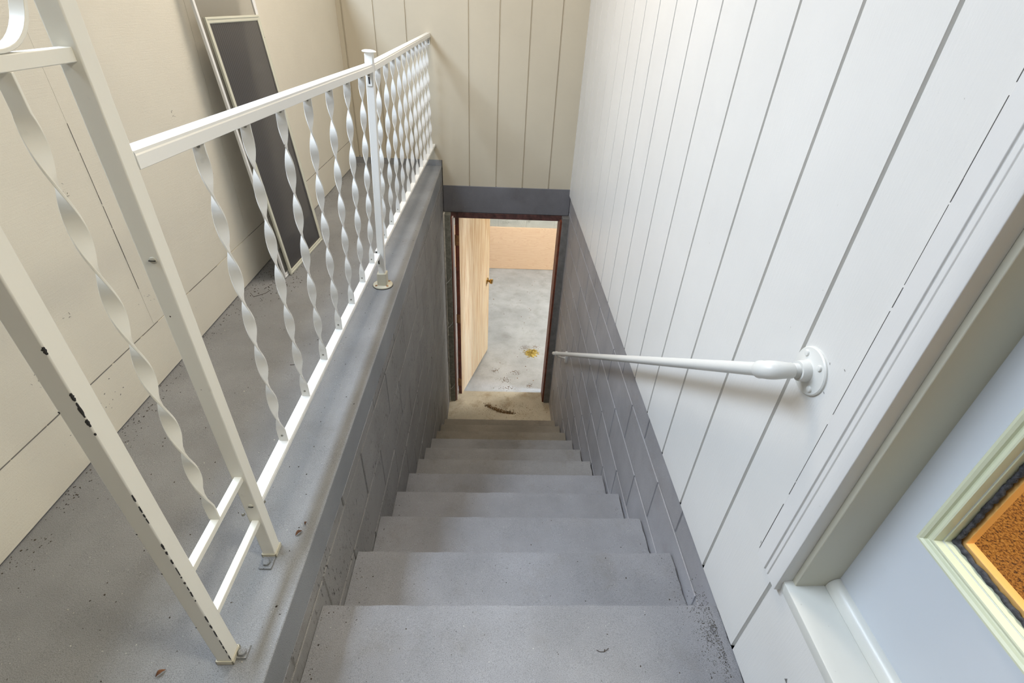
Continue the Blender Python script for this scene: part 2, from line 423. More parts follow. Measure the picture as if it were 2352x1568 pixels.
# ledge floor and the floor behind the camera
def grid_top(bm, x0, x1, y0, y1, z, step, amp, zb):
    nx = max(2, int((x1-x0)/step)); ny = max(2, int((y1-y0)/step)); g = []
    for j in range(ny+1):
        g.append([bm.verts.new((x0+(x1-x0)*i/nx, y0+(y1-y0)*j/ny, z + (rnd.uniform(-amp, amp) if 0 < i < nx and 0 < j < ny else rnd.uniform(-amp, 0)))) for i in range(nx+1)])
    for j in range(ny):
        for i in range(nx): bm.faces.new((g[j][i], g[j][i+1], g[j+1][i+1], g[j+1][i]))
    ring = [g[0][i] for i in range(nx+1)] + [g[j][nx] for j in range(1, ny+1)] + [g[ny][i] for i in range(nx-1, -1, -1)] + [g[j][0] for j in range(ny-1, 0, -1)]
    low = [bm.verts.new((v.co.x, v.co.y, zb)) for v in ring]
    n = len(ring)
    for k in range(n): bm.faces.new((ring[k], ring[(k+1)%n], low[(k+1)%n], low[k]))
bm = new()
grid_top(bm, -L-0.03, 0.0, -1.6, D, 0.0, 0.05, 0.0006, -0.10)
struct('floor', bm, M['ledge'], 0.003, 40)
bm = new(); box(bm, 0.0005, W+0.012, -1.6, Y1-TRD, -0.40, 0.0); struct('floor_landing', bm, M['ledge'], 0.004)

# ---- concrete block walls, real recessed joints
def blocks(bm, u0, u1, z0, z1, place, joints, off=0.0, bl=0.406, gap=0.007, rec=0.003):
    zs = [z1] + [z for z in joints if z0 < z < z1] + [z0]
    for i, (zt_, zb_) in enumerate(zip(zs, zs[1:])):
        o = off + (bl/2 if i % 2 else 0)
        k0 = math.floor((u0 - o)/bl)
        u = o + k0*bl
        while u < u1:
            a = max(u0, u + gap/2); b_ = min(u1, u + bl - gap/2)
            if b_ - a > 0.01:
                d = rnd.uniform(-0.0007, 0.0007); c = gap*0.35
                zt2 = zt_ - (gap/2 if i else 0); zb2 = zb_ + gap/2
                vo = [place(a, d+rec, zb2), place(b_, d+rec, zb2), place(b_, d+rec, zt2), place(a, d+rec, zt2)]
                vi = [place(a+c, d, zb2+c), place(b_-c, d, zb2+c), place(b_-c, d, zt2-c), place(a+c, d, zt2-c)]
                A = [bm.verts.new(p) for p in vo]; B = [bm.verts.new(p) for p in vi]
                bm.faces.new(B)
                for k in range(4): bm.faces.new((A[k], A[(k+1)%4], B[(k+1)%4], B[k]))
            u += bl
jl = [-0.147 - 0.2032*k + 0.0 for k in range(0, 12)]
jr = [-0.3277 - 0.2032*k for k in range(-1, 12)]
bm = new()
box(bm, -0.19, -0.0035, Y1-TRD-0.1, D+0.12, -2.6, -0.1005)
blocks(bm, Y1-TRD-0.1, D, -2.6, -0.1005, lambda u, d, z: (-d, u, z), jl, 0.08)
struct('wall_stairwell_left', bm, M['block'], 0, 25)
bm = new()
box(bm, W+0.0155, W+0.2, -1.6, D+0.12, -2.6, 0.12)
blocks(bm, -1.6, D, -2.6, S+0.02, lambda u, d, z: (W+0.012+d, u, z), jr, 0.13)
struct('wall_stairwell_right', bm, M['block_r'], 0, 25)

# lintel and the wall around the lower doorway
JF = 3.775          # front of the door frame
bm = new(); box(bm, -0.0, W+0.012, D-0.002, D+0.2, ZLIN, S+0.05)
struct('lintel_beam', bm, M['lintel'], 0.006)
bm = new(); box(bm, -1.8, -0.005, D+0.17, D+0.2, ZR, 0.3); box(bm, W+0.02, RX, D+0.17, D+0.2, ZR, 0.3); box(bm, -0.005, W+0.02, D+0.10, D+0.2, S, 0.3)
struct('wall_basement_front', bm, M['rawblock'])
bm = new(); box(bm, -L-0.1, W+0.3, D+0.115, D+0.2, 0.3, CEIL+0.05); box(bm, -L-0.1, 0.05, D+0.115, D+0.17, -0.3, 0.3); box(bm, W-0.05, W+0.3, D+0.115, D+0.17, -0.4, 0.3); box(bm, W+0.017, W+0.3, 0.61, D+0.12, 0.12, CEIL+0.05); box(bm, -L-0.2, 0.0, D+0.03, D+0.1, -0.3, 0.4); struct('light_leak_backing', bm, M['dark'])  # unseen slabs added behind the walls to stop light leaks
# door frame
bm = new(); box(bm, 0.012, 0.058, JF, D+0.06, ZL, ZLIN); struct('door_frame_left', bm, M['framegray_l'], 0.003)
bm = new(); box(bm, 0.066, 0.078, JF+0.020, D+0.045, ZL, ZLIN-0.03); struct('trim_2', bm, M['weather'], 0.001)
bm = new(); box(bm, 0.058, 0.0665, JF+0.008, D+0.05, ZL, ZLIN-0.03); struct('trim_3', bm, M['redbrown'], 0.001)
bm = new(); box(bm, 0.944, 1.0, JF, D+0.10, ZL, ZLIN); struct('door_frame_right', bm, M['framegray'], 0.003)
bm = new(); box(bm, 0.928, 0.944, JF+0.012, D+0.10, ZL, ZLIN-0.03); struct('trim_4', bm, M['redbrown'], 0.001)
bm = new()
n = 30
box(bm, 0.012, 1.0, D-0.001, D+0.10, ZLIN-0.045, ZLIN-0.0005)
struct('door_frame_head', bm, M['darkred'], 0.002)
# ragged pale mortar along the left jamb
bm = new()
z = ZL
while z < -0.9:
    h = rnd.uniform(0.03, 0.12); wv = rnd.uniform(0.003, 0.012)
    tube(bm, [(0.006+rnd.uniform(-.002, .003), JF-0.004, z), (0.008, JF-0.006-rnd.uniform(0, .004), z+h*0.5), (0.006, JF-0.003, z+h)], [wv*0.5, wv*rnd.uniform(.5, 1), wv*0.4], 7)
    z += h*rnd.uniform(0.8, 1.3)
box(bm, -0.003, 0.012, JF+0.002, D+0.1, ZL, ZLIN)
struct('trim_5', bm, M['mortar'], 0, 60)

# ---- lower landing, basement room
bm = new(); grid_top(bm, -0.0, W+0.012, Y1+TRD*10+0.001, 3.935, ZL, 0.04, 0.001, -2.7); struct('floor_lower_landing', bm, M['landing'], 0, 50)
bm = new(); grid_top(bm, -1.8, RX, 3.935, 7.0, ZR, 0.25, 0.0008, -2.7); struct('floor_basement', bm, M['roomfloor'], 0, 50)
FY = 6.86
bm = new()
box(bm, -1.8, RX, FY+0.0035, FY+0.2, ZR, 0.3)
blocks(bm, -1.8, RX, ZR, 0.3, lambda u, d, z: (u, FY+d, z), [ZR+0.2*k for k in range(13, 0, -1)], 0.05, 0.406, 0.012, 0.006)
struct('wall_basement_back', bm, M['rawblock'], 0, 25)
bm = new(); box(bm, -1.9, -1.8, D+0.17, 7.0, ZR, 0.3); struct('wall_basement_left', bm, M['rawblock'])
bm = new(); box(bm, RX, RX+0.1, D+0.17, 7.0, ZR, 0.3); struct('wall_basement_right', bm, M['rawblock'])
bm = new(); box(bm, -1.9, RX+0.1, D+0.2, 7.05, -0.22, -0.16); struct('ceiling_basement', bm, M['ceil'])
bm = new(); box(bm, -0.9, 1.52, FY-0.022, FY-0.002, ZR+0.004, -1.655)
o = obj('plywood_panel', bm, M['ply'], None, 0.001); tag(o, 'pinkish tan plywood sheet covering the lower part of the far block wall', 'plywood sheet')

# ------------------------------------------------------------------ staircase
st = thing('staircase', (W/2, Y1, -2.5), 'steep flight of gray painted concrete steps going down between block walls', 'stairs')
for k in range(11):
    y0 = Y1 + TRD*(k-1); y1 = Y1 + TRD*k; zt_ = Z1 - RIS*k
    bm = new()
    nx, ny = 44, 10; g = []
    x1 = W + 0.004
    for j in range(ny+1):
        row = []
        for i in range(nx+1):
            x = 0.001 + (x1-0.001)*i/nx; y = y0 + (y1-y0)*j/ny
            zz = zt_ + rnd.uniform(-0.0007, 0.0007)
            if j == ny: y += rnd.uniform(-0.0015, 0.0012); zz -= 0.0022
            if i == nx: x += rnd.uniform(-0.003, 0.0015)
            row.append(bm.verts.new((x, y, zz)))
        g.append(row)
    for j in range(ny):
        for i in range(nx): bm.faces.new((g[j][i], g[j][i+1], g[j+1][i+1], g[j+1][i]))
    zb = zt_ - RIS - 0.03 if k < 10 else ZL - 0.02
    mid = [bm.verts.new((v.co.x, v.co.y + rnd.uniform(0.001, 0.003), v.co.z - 0.006)) for v in g[ny]]
    f0 = [bm.verts.new((v.co.x, y1 + 0.0005, zb)) for v in g[ny]]
    for i in range(nx):
        bm.faces.new((g[ny][i], g[ny][i+1], mid[i+1], mid[i])); bm.faces.new((mid[i], mid[i+1], f0[i+1], f0[i]))
    b0 = [bm.verts.new((v.co.x, y0, zb)) for v in g[0]]
    for i in range(nx):
        bm.faces.new((g[0][i+1], g[0][i], b0[i], b0[i+1])); bm.faces.new((f0[i], f0[i+1], b0[i+1], b0[i]))
    for i in (0, nx):
        bm.faces.new([g[j][i] for j in range(ny+1)] + [mid[i], f0[i], b0[i]])
    obj('step', bm, M['step' if k < 5 else 'step_mid' if k < 8 else 'step_low'], st, 0, 50)

# ------------------------------------------------------------------ white door beside the stairs
CF = W - 0.015
bm = new()
prof = [(0.520, 0), (0.520, 0.0265), (0.600, 0.0265), (0.600, 0.001), (0.598, 0)]
gp = [(0.600, 0.0265), (0.600, 0.0)]
pr = [(0.520, 0.0265), (0.520, 0.001), (0.522, 0), (0.5485, 0), (0.5495, 0.003), (0.5515, 0.003), (0.5525, 0.001), (0.5605, 0.001), (0.5615, 0.003), (0.5635, 0.003), (0.5645, 0), (0.598, 0), (0.600, 0.002), (0.600, 0.0145), (0.594, 0.0145), (0.594, 0.0265)]
sweep(bm, [(p[0], p[1]) for p in pr], (CF, 0, 0.106), (0, 1, 0), (1, 0, 0), (0, 0, DTOP+0.06-0.106))
box(bm, CF, CF+0.0145, -0.40, 0.60, DTOP, DTOP+0.08)
struct('door_casing_side', bm, M['casing'], 0.0008)
bm = new(); z = 0.125
while z < DTOP:
    h = rnd.uniform(0.03, 0.22); wv = rnd.uniform(0.0002, 0.0008) if z > 0.3 else rnd.uniform(0.0006, 0.0012)
    obox(bm, (CF-0.0003, 0.5995-wv, z), (0, wv, 0), (0.001, 0, 0), (0, 0, h)); z += h*rnd.uniform(1.0, 1.25)
for y_, z_, l, a in ((0.6714, 0.5497, 0.004, 0.9), (0.6353, 0.5633, 0.004, 0.4), (0.6528, 0.5000, 0.004, 0.5), (0.786, 0.435, 0.008, 0.7), (0.6175, 0.113, 0.006, 1.2)):
    obox(bm, (W-0.0003, y_, z_), (0, l*math.cos(a), l*math.sin(a)), (0.0006, 0, 0), (0, -0.0012*math.sin(a), 0.0012*math.cos(a)))
sweep(bm, [(0, 0), (0.010, 0.001), (0.006, 0.011)], (W-0.0004, 0.402, -0.020), (0, 1, 0), (0, 0, 1), (0.0006, 0, 0))
struct('trim_6', bm, M['framegray'])
bm = new(); box(bm, CF+0.0265, 1.12, 0.509, 0.595, 0.136, DTOP+0.02); box(bm, 1.002, 1.2, -0.40, 0.509, DTOP, DTOP+0.03)
struct('door_jamb', bm, M['jamb'], 0.0015)
bm = new(); box(bm, 0.998, 1.25, -0.50, -0.40, 0.136, DTOP+0.02); struct('door_jamb_near', bm, M['jamb'], 0.0015)
# sill with rounded nose and bead
bm = new()
pr = [(W-0.004, 0.125), (W-0.004, 0.134), (W+0.002, 0.1365), (W+0.013, 0.1385), (1.056, 0.1400), (1.056, 0.10), (W+0.001, 0.10)]
sweep(bm, pr, (0, -0.45, 0), (1, 0, 0), (0, 0, 1), (0, 1.045, 0))
struct('door_sill', bm, M['sill'], 0.001)
bm = new()
pr = [(1.056, 0.139)] + [(1.075 - 0.0185*math.cos(a), 0.143 + 0.022*math.sin(a)) for a in [math.pi*i/16 for i in range(9)]] + [(1.0765, 0.165), (1.0765, 0.139)]
sweep(bm, pr, (0, -0.40, 0), (1, 0, 0), (0, 0, 1), (0, 0.9085, 0))
struct('trim_7', bm, M['sill'], 0, 35)
XD = 1.076
wy1, wz0 = 0.449, 0.388       # outer corner of the pane moulding
gy1, gz0 = 0.424, 0.413       # glass opening corner
gy0, gz1 = -0.24, 1.95
bm = new()
box(bm, XD, XD+0.042, gy1, 0.509, 0.141, DTOP); box(bm, XD, XD+0.042, -0.399, gy0, 0.141, DTOP)
box(bm, XD, XD+0.042, gy0, gy1, 0.141, gz0); box(bm, XD, XD+0.042, gy0, gy1, gz1, DTOP)
d1 = struct('door_1', bm, M['doorpaint'], 0, 0)
# moulding frame: profile mitred round the opening
def mitred(bm, prof, y0, y1, z0, z1):
    """prof points (inward offset, x). rectangle y0..y1, z0..z1 outer"""
    rings = []
    for (cy, cz, sy, sz) in ((y1, z0, -1, 1), (y0, z0, 1, 1), (y0, z1, 1, -1), (y1, z1, -1, -1)):
        rings.append([bm.verts.new((x, cy + sy*o_, cz + sz*o_)) for o_, x in prof])
    n = len(prof)
    for i in range(4):
        A, B = rings[i], rings[(i+1)%4]
        for k in range(n): bm.faces.new((A[k], A[(k+1)%n], B[(k+1)%n], B[k]))
mp_ = [(0, XD-0.0002), (0, XD-0.007), (0.001, XD-0.011), (0.004, XD-0.0145), (0.008, XD-0.0155), (0.0115, XD-0.013), (0.013, XD-0.0095), (0.0145, XD-0.0085), (0.0165, XD-0.0105), (0.0205, XD-0.0118), (0.0225, XD-0.011), (0.0235, XD-0.008), (0.0245, XD+0.0005), (0.0265, XD+0.0012), (0.0275, XD+0.006), (0.0275, XD+0.012), (0, XD+0.012)]
bm = new(); mitred(bm, mp_[:-1] + [(0.0255, XD+0.012), (0.0248, XD+0.0008), (0.0005, XD+0.0008)], gy0-0.025, wy1, wz0, gz1+0.025)
mo = obj('pane_moulding', bm, M['moulding'], d1, 0, 25); mo['label'] = 'pale green-cream moulding round the pane'
bm = new()
# caulk: ragged black bead along the pane edges
cprev = None
def caulk_line(bm, p0, p1, inn, n):
    p0, p1, inn = Vector(p0), Vector(p1), Vector(inn)
    rs = [0.0036*rnd.uniform(0.75, 1.25) for _ in range(n+1)]
    tube(bm, [p0.lerp(p1, i/n) + inn*rnd.uniform(-0.0012, 0.0018) for i in range(n+1)], rs, 8)
ci = 0.0305
caulk_line(bm, (XD+0.0125, wy1-ci, wz0+ci-0.006), (XD+0.0125, wy1-ci, 1.0), (0, -1, 0), 110)
caulk_line(bm, (XD+0.0125, wy1-ci+0.006, wz0+ci), (XD+0.0125, -0.2, wz0+ci), (0, 0, 1), 110)
for _ in range(26):
    a = rnd.uniform(0, 0.03)
    lathe(bm, (XD+0.010, wy1-0.0265-rnd.uniform(0, 0.008), wz0+0.0265+a*0.3), (1, 0, 0), [(0.001, 0), (0.0035, 0.002), (0.001, 0.004)], 7)
ck = obj('pane_caulk', bm, M['caulk'], d1, 0, 60); ck['label'] = 'mouldy black caulk round the glass'
bm = new(); box(bm, XD+0.014, XD+0.017, gy0, gy1, gz0, gz1); obj('pane', bm, M['glass'], d1, 0, 0)
bm = new(); mitred(bm, [(0.0275, XD+0.018), (0.0375, XD+0.018), (0.0375, XD+0.0215), (0.036, XD+0.034), (0.0275, XD+0.034)], gy0-0.025, wy1, wz0, gz1+0.025)
so = obj('glazing_stop', bm, M['oakstop'], d1, 0.001, 25); so['label'] = 'varnished orange wood stop behind the glass'
# interior beyond the door
bm = new(); box(bm, 1.13, 3.4, -1.6, 1.9, 0.05, 0.13); struct('floor_interior', bm, M['carpet'])
bm = new(); box(bm, 3.4, 3.45, -1.6, 1.9, 0.1, 2.5); box(bm, 1.13, 3.4, 1.9, 1.95, 0.1, 2.5); box(bm, 1.13, 3.4, -1.65, -1.6, 0.1, 2.5)
box(bm, 1.16, 1.19, 0.60, 1.9, 0.1, 2.5); struct('wall_interior', bm, M['intwall'])
bm = new(); box(bm, 1.13, 3.45, -1.65, 1.95, 2.5, 2.55); struct('ceiling_interior', bm, M['ceil'])

# ------------------------------------------------------------------ ironwork
XC = -0.0808; PW = 0.0272
def post_box(bm, yc, z0, z1, xc=XC, w=PW): box(bm, xc-w/2, xc+w/2, yc-w/2, yc+w/2, z0, z1)
def twist(bm, xb, xt, y, z0, z1, w, t, phase0=None, znode=0.5478, half=0.1035, flat=0.03, n=96, yt=None):
    """flat bar twisted left-handed; edge-on to +x+y view at znode"""
    rings = []
    L_ = z1 - z0
    turns = round((L_ - 2*flat)/half)
    for i in range(n+1):
        s = i/n; z = z0 + L_*s
        if z < z0+flat: th = 0.0
        elif z > z1-flat: th = -turns*math.pi
        else: th = -turns*math.pi*(z - z0 - flat)/(L_ - 2*flat)
        xc = xb + (xt-xb)*s; yc = y + ((yt - y)*s if yt is not None else 0)
        u = Vector((math.cos(th), math.sin(th), 0)); v = Vector((-math.sin(th), math.cos(th), 0)); c = Vector((xc, yc, z))
        rings.append([bm.verts.new(c + a*u*w/2 + b_*v*t/2) for a, b_ in ((-1,-1),(1,-1),(1,1),(-1,1))])
    for a, b_ in zip(rings, rings[1:]):
        for k in range(4): bm.faces.new((a[k], a[(k+1)%4], b_[(k+1)%4], b_[k]))
    bm.faces.new(rings[0][::-1]); bm.faces.new(rings[-1])

PY1, PY2 = 0.448, 0.6645
col = thing('porch_column', (XC, (PY1+PY2)/2, 0), 'tall white iron column of two square posts joined by bars and one twisted strip', 'column')
for i, py in enumerate((PY1, PY2)):
    bm = new(); post_box(bm, py, 0.003, CEIL)
    p = obj('post', bm, M['column'], col, 0.0018)
    # collar, tab and bolt
    bm = new(); w = 0.0315
    for (a, b_, c, d) in ((-w/2, -PW/2, -w/2, w/2), (PW/2, w/2, -w/2, w/2), (-w/2, w/2, -w/2, -PW/2), (-w/2, w/2, PW/2, w/2)):
        box(bm, XC+a, XC+b_, py+c, py+d, 0.001, 0.012)
    cl = obj('collar', bm, M['rusty'], p, 0.0006)
    bm = new()
    if i: box(bm, XC-0.012, XC+0.014, py-0.044, py-w/2+0.001, 0.0005, 0.004)
    else: box(bm, XC+w/2-0.001, XC+0.034, py-0.006, py+0.018, 0.0005, 0.004)
    obj('foot_tab', bm, M['ledge'], cl, 0.0008)
    bm = new(); bc = (XC, py-0.031, 0.004) if i else (XC+0.024, py+0.004, 0.004)
    lathe(bm, bc, (0, 0, 1), [(0.008, 0), (0.008, 0.005), (0.0065, 0.0062)], 6)
    obj('bolt', bm, M['ledge'], cl, 0.0005)
    if i:
        for z in (0.722, 0.178):
            bm = new(); lathe(bm, (XC+0.004 if z > .5 else XC+0.003, py-PW/2, z), (0, -1, 0), [(0.0052, -0.001), (0.0052, 0.0008), (0.0045, 0.0022), (0.002, 0.003)], 20)
            s = obj('screw', bm, M['painted_screw'], p, 0, 40)
            bm = new(); box(bm, XC-0.001, XC+0.0085, py-PW/2-0.0034, py-PW/2-0.0022, z-0.0007, z+0.0007)
            # slot shown as a dark line
            bmesh.ops.translate(bm, verts=bm.verts, vec=(0, 0, 0)); sl = obj('screw_slot', bm, M['dark'], p)
    if not i:
        # bare black chips along the front edge of the post
        bm = new()
        ex, ey = XC+PW/2, py-PW/2
        spans = [(0.715, 0.725, .0030), (0.650, 0.662, .0028), (0.625, 0.648, .0022), (0.610, 0.622, .0026), (0.596, 0.600, .0016)]
        z = 0.505
        while z > 0.02:
            h = rnd.uniform(0.004, 0.022)
            if rnd.random() < 0.62: spans.append((z-h, z, rnd.uniform(.0008, .0020)))
            z -= h + rnd.uniform(0.001, 0.012)
        for z0, z1, wd in spans:
            n = 7; A = []; B = []; C_ = []
            for j in range(n+1):
                zz = z0 + (z1-z0)*j/n; k = math.sin(math.pi*min(1, max(0, (j+0.35)/(n+0.7))))**0.5
                A.append(bm.verts.new((ex-wd*k*rnd.uniform(.7, 1.5), ey-0.0002, zz)))
                B.append(bm.verts.new((ex-0.0002, ey-0.0002, zz)))
                C_.append(bm.verts.new((ex+0.0002, ey+wd*k*rnd.uniform(.25, 0.8)+.0003, zz)))
            for j in range(n):
                bm.faces.new((A[j], B[j], B[j+1], A[j+1])); bm.faces.new((B[j], C_[j], C_[j+1], B[j+1]))
        for z in (0.632, 0.40, 0.30, 0.135): 
            lathe(bm, (XC-PW/2+0.001, ey+0.0001, z), (0, -1, 0), [(0.0016, 0), (0.001, 0.0003)], 8)
        ch = obj('paint_chips', bm, M['chip'], p, 0, 0); ch['label'] = 'black chips where the paint has flaked off'
for z0, z1 in ((0.253, 0.266), (0.118, 0.131), (0.966, 0.981)):
    bm = new(); box(bm, XC-0.0075, XC+0.0075, PY1+PW/2-0.001, PY2-PW/2+0.001, z0, z1); obj('crossbar', bm, M['column'], col, 0.0012)
bm = new(); twist(bm, XC, XC, 0.5575, 0.266, 0.966, 0.0190, 0.0032, flat=0.036); obj('twisted_strip', bm, M['column'], col, 0.0006)
def scroll(bm, cy, cz, sgn):
    pts = []
    for i in range(57):
        t = i/56; a = -math.pi/2 + sgn*(-0.9*math.pi + t*2.25*math.pi)*0.999
        r = 0.068*(1 - 0.55*max(0, (t-0.45)/0.55)**1.3)
        pts.append((cy + r*math.cos(a), cz + r*math.sin(a)))
    rings = []
    for i, p in enumerate(pts):
        a = pts[max(0, i-1)]; b_ = pts[min(len(pts)-1, i+1)]; tx, tz = b_[0]-a[0], b_[1]-a[1]; l = math.hypot(tx, tz); nx, nz = -tz/l, tx/l
        rings.append([bm.verts.new((XC+sx*0.008, p[0]+nx*s*0.0022, p[1]+nz*s*0.0022)) for sx, s in ((-1,-1),(1,-1),(1,1),(-1,1))])
    for a, b_ in zip(rings, rings[1:]):
        for k in range(4): bm.faces.new((a[k], a[(k+1)%4], b_[(k+1)%4], b_[k]))
    bm.faces.new(rings[0][::-1]); bm.faces.new(rings[-1])
bm = new(); scroll(bm, 0.5563, 1.0515, 1); obj('scroll', bm, M['column'], col, 0.0008, 50)

# railing along the ledge
rl = thing('stair_railing', (-0.0746, 1.93, 0), 'white metal railing with twisted balusters along the edge of the gray ledge', 'railing')
P3B = Vector((-0.0746, 1.93, 0)); P3T = Vector((-0.031, 1.93, 0.884))
lean = (P3T.x - P3B.x)/P3T.z
bm = new(); w = 0.027
obox(bm, (P3B.x-w/2+lean*0.003, P3B.y-w/2, 0.003), (w, 0, 0), (0, w, 0), (lean*0.878, 0, 0.878))
p3 = obj('post', bm, M['rail'], rl, 0.0018)
bm = new(); lathe(bm, P3T + Vector((0, 0, -0.003)), (lean, 0, 1), [(0.012, 0), (0.0225, 0.001), (0.024, 0.003), (0.0225, 0.0055), (0.014, 0.008), (0.002, 0.009)], 32)
obj('post_cap', bm, M['rail'], p3, 0, 40)
bm = new(); lathe(bm, P3B, (0, 0, 1), [(0.040, 0.0), (0.042, 0.003), (0.041, 0.007), (0.036, 0.009), (0.005, 0.0095)], 36)
bf = obj('base_flange', bm, M['rusty'], p3, 0, 40)
bm = new(); w2 = 0.040
sweep(bm, [(-w2/2, -w2/2), (w2/2, -w2/2), (w2/2, w2/2), (-w2/2, w2/2)], P3B + Vector((0, 0, 0.008)), (1, 0, 0), (0, 1, 0), (lean*0.056, 0, 0.056))
obj('socket', bm, M['rusty'], bf, 0.003)
for a in (0.8, 2.3, 3.9, 5.5):
    bm = new(); lathe(bm, P3B + Vector((0.033*math.cos(a), 0.033*math.sin(a), 0.008)), (0, 0, 1), [(0.005, 0), (0.005, 0.003), (0.003, 0.0045)], 12); obj('bolt', bm, M['hinge'], bf, 0, 40)
bm = new(); lathe(bm, P3B, (0, 0, 1), [(0.0432, 0.0), (0.0435, 0.0015), (0.043, 0.0026), (0.01, 0.0028)], 40); gk = obj('gasket', bm, M['chip'], bf, 0, 40); gk['label'] = 'black ring under the flange'
# rails: profiles swept between two points
def rail(bm, a, b_, prof):
    a, b_ = Vector(a), Vector(b_)
    A = [bm.verts.new(a + Vector((x, 0, z))) for x, z in prof]; B = [bm.verts.new(b_ + Vector((x, 0, z))) for x, z in prof]
    n = len(prof)
    for k in range(n): bm.faces.new((A[k], A[(k+1)%n], B[(k+1)%n], B[k]))
    f1 = bm.faces.new(A[::-1]); f2 = bm.faces.new(B); bmesh.ops.triangulate(bm, faces=[f1, f2])
TP = [(-0.0135, 0), (-0.0115, 0.0015), (0.0115, 0.0015), (0.0135, 0), (0.0135, -0.004), (0.0150, -0.006), (0.0150, -0.023), (0.0135, -0.024), (0.0135, -0.0225), (0.011, -0.006), (-0.011, -0.006), (-0.0135, -0.0225), (-0.0135, -0.024), (-0.0150, -0.023), (-0.0150, -0.006), (-0.0135, -0.004)]
BP = [(-0.0125, 0), (0.0115, 0), (0.0130, -0.0012), (0.0130, -0.004), (0.0138, -0.005), (0.0138, -0.013), (0.012, -0.013), (0.011, -0.004), (-0.011, -0.004), (-0.012, -0.013), (-0.0138, -0.013), (-0.0138, -0.002)]
T0 = Vector((-0.0835, PY2+PW/2+0.004, 0.862)); T1 = Vector((-0.0345, 1.93, 0.848)); T2 = Vector((-0.0600, D-0.001, 0.848))
B0 = Vector((-0.0845, PY2+PW/2+0.002, 0.165)); B1 = Vector((-0.0815, 1.93, 0.156)); B2 = Vector((-0.0540, D-0.001, 0.155))
h = Vector((0, w/2-0.002, 0))
bm = new(); rail(bm, T0, T1 - h, TP); obj('top_rail', bm, M['rail'], rl, 0.0005, 25)
bm = new(); rail(bm, T1 + h + Vector((0, .006, 0)), T2, TP); obj('top_rail', bm, M['rail'], rl, 0.0005, 25)
bm = new(); rail(bm, B0, B1 - h, BP); obj('bottom_rail', bm, M['rail'], rl, 0.0005, 25)
bm = new(); rail(bm, B1 + h, B2, BP); obj('bottom_rail', bm, M['rail'], rl, 0.0005, 25)
for k in range(18):
    if k < 7: y = 0.847 + 0.1625*k; s = (y-T0.y)/(T1.y-T0.y); t = T0.lerp(T1, s); b_ = B0.lerp(B1, s)
    else: y = 2.075 + 0.1625*(k-7); s = (y-T1.y)/(T2.y-T1.y); t = T1.lerp(T2, s); b_ = B1.lerp(B2, s)
    bm = new(); twist(bm, b_.x, t.x, y, b_.z-0.0, t.z-0.007, 0.0205, 0.0030, flat=0.034)
    bl = obj('baluster', bm, M['rail'], rl, 0.0005)
    if k < 10:
        bm = new(); lathe(bm, (b_.x, y-0.0015, b_.z+0.017), (0, -1, 0), [(0.0028, -0.0005), (0.0026, 0.0012), (0.001, 0.002)], 12); obj('screw', bm, M['screw'], bl, 0, 40)
        bm = new(); lathe(bm, (t.x, y-0.0015, t.z-0.030), (0, -1, 0), [(0.0028, -0.0005), (0.0026, 0.0012), (0.001, 0.002)], 12); obj('screw', bm, M['screw'], bl, 0, 40)
# slotted brackets under the rails
def bracket(loc, par, nm='bracket'):
    x, y, z = loc
    bm = new(); box(bm, x-0.009, x+0.009, y-0.0022, y, z-0.045, z); o = obj(nm, bm, M['rail'], par, 0.0006)
    bm = new(); box(bm, x-0.0025, x+0.0025, y-0.0026, y-0.0020, z-0.038, z-0.016); obj('slot', bm, M['dark'], o)
    bm = new(); lathe(bm, (x, y-0.002, z-0.010), (0, -1, 0), [(0.0042, 0), (0.004, 0.0015), (0.002, 0.0028)], 14); obj('screw', bm, M['screw'], o, 0, 40)
bracket((T1.x-0.002, T1.y-w/2, T1.z-0.022), rl)
bracket((B1.x+0.004, B1.y-w/2, B1.z-0.010), rl)
bracket((T2.x, D-0.0005, T2.z-0.022), rl)
# rusty screw heads by the lower end of the railing
for yy, xx in ((PY2+PW/2+0.006, -0.072), (PY2-0.012, -0.1015)):
    bm = new(); lathe(bm, (xx, yy, 0.148), (0, -0.6, 0.4), [(0.0034, -0.002), (0.0036, 0.001), (0.001, 0.0028)], 12); s_ = obj('screw', bm, M['screw'], rl, 0, 40)

# ------------------------------------------------------------------ wall handrail
PX = W - 0.075; SL = -RIS/TRD
HR = thing('handrail', (W, 0.704, 0.511), 'white painted pipe handrail sloping down the right wall above the stairs', 'handrail')
c0 = Vector((W, 0.704, 0.511)); e = Vector((PX, 0.704, 0.511)); dd = Vector((0, 1, SL)).normalized()
bm = new(); lathe(bm, c0, (-1, 0, 0), [(0.0455, 0), (0.0455, 0.0035), (0.0435, 0.0055), (0.023, 0.0075), (0.0200, 0.010), (0.0192, 0.023), (0.0182, 0.0255), (0.0135, 0.0255)], 56)
fl = obj('wall_flange', bm, M['pipe'], HR, 0, 35)
for a in (0.9, 2.35, 3.95, 5.45):
    bm = new(); lathe(bm, c0 + Vector((-0.0055, 0.033*math.cos(a), 0.033*math.sin(a))), (-1, 0, 0), [(0.0062, 0), (0.0062, 0.0022), (0.0050, 0.0040), (0.002, 0.0046)], 18)
    obj('bolt', bm, M['pipe'], fl, 0, 35)
bm = new()
prof = [(0.0126, 0.02)]
for i in range(6): prof += [(0.0126, 0.0255+i*0.0016), (0.0137, 0.0263+i*0.0016)]
prof += [(0.0126, 0.0355), (0.0126, 0.044)]
lathe(bm, c0, (-1, 0, 0), prof, 32); obj('threaded_nipple', bm, M['pipe'], HR, 0, 25)
bm = new(); pts = []; rr = []
start = c0 + Vector((-0.0355, 0, 0))
arcR = 0.026
pA = e + Vector((arcR, 0, 0)); pB = e + dd*arcR
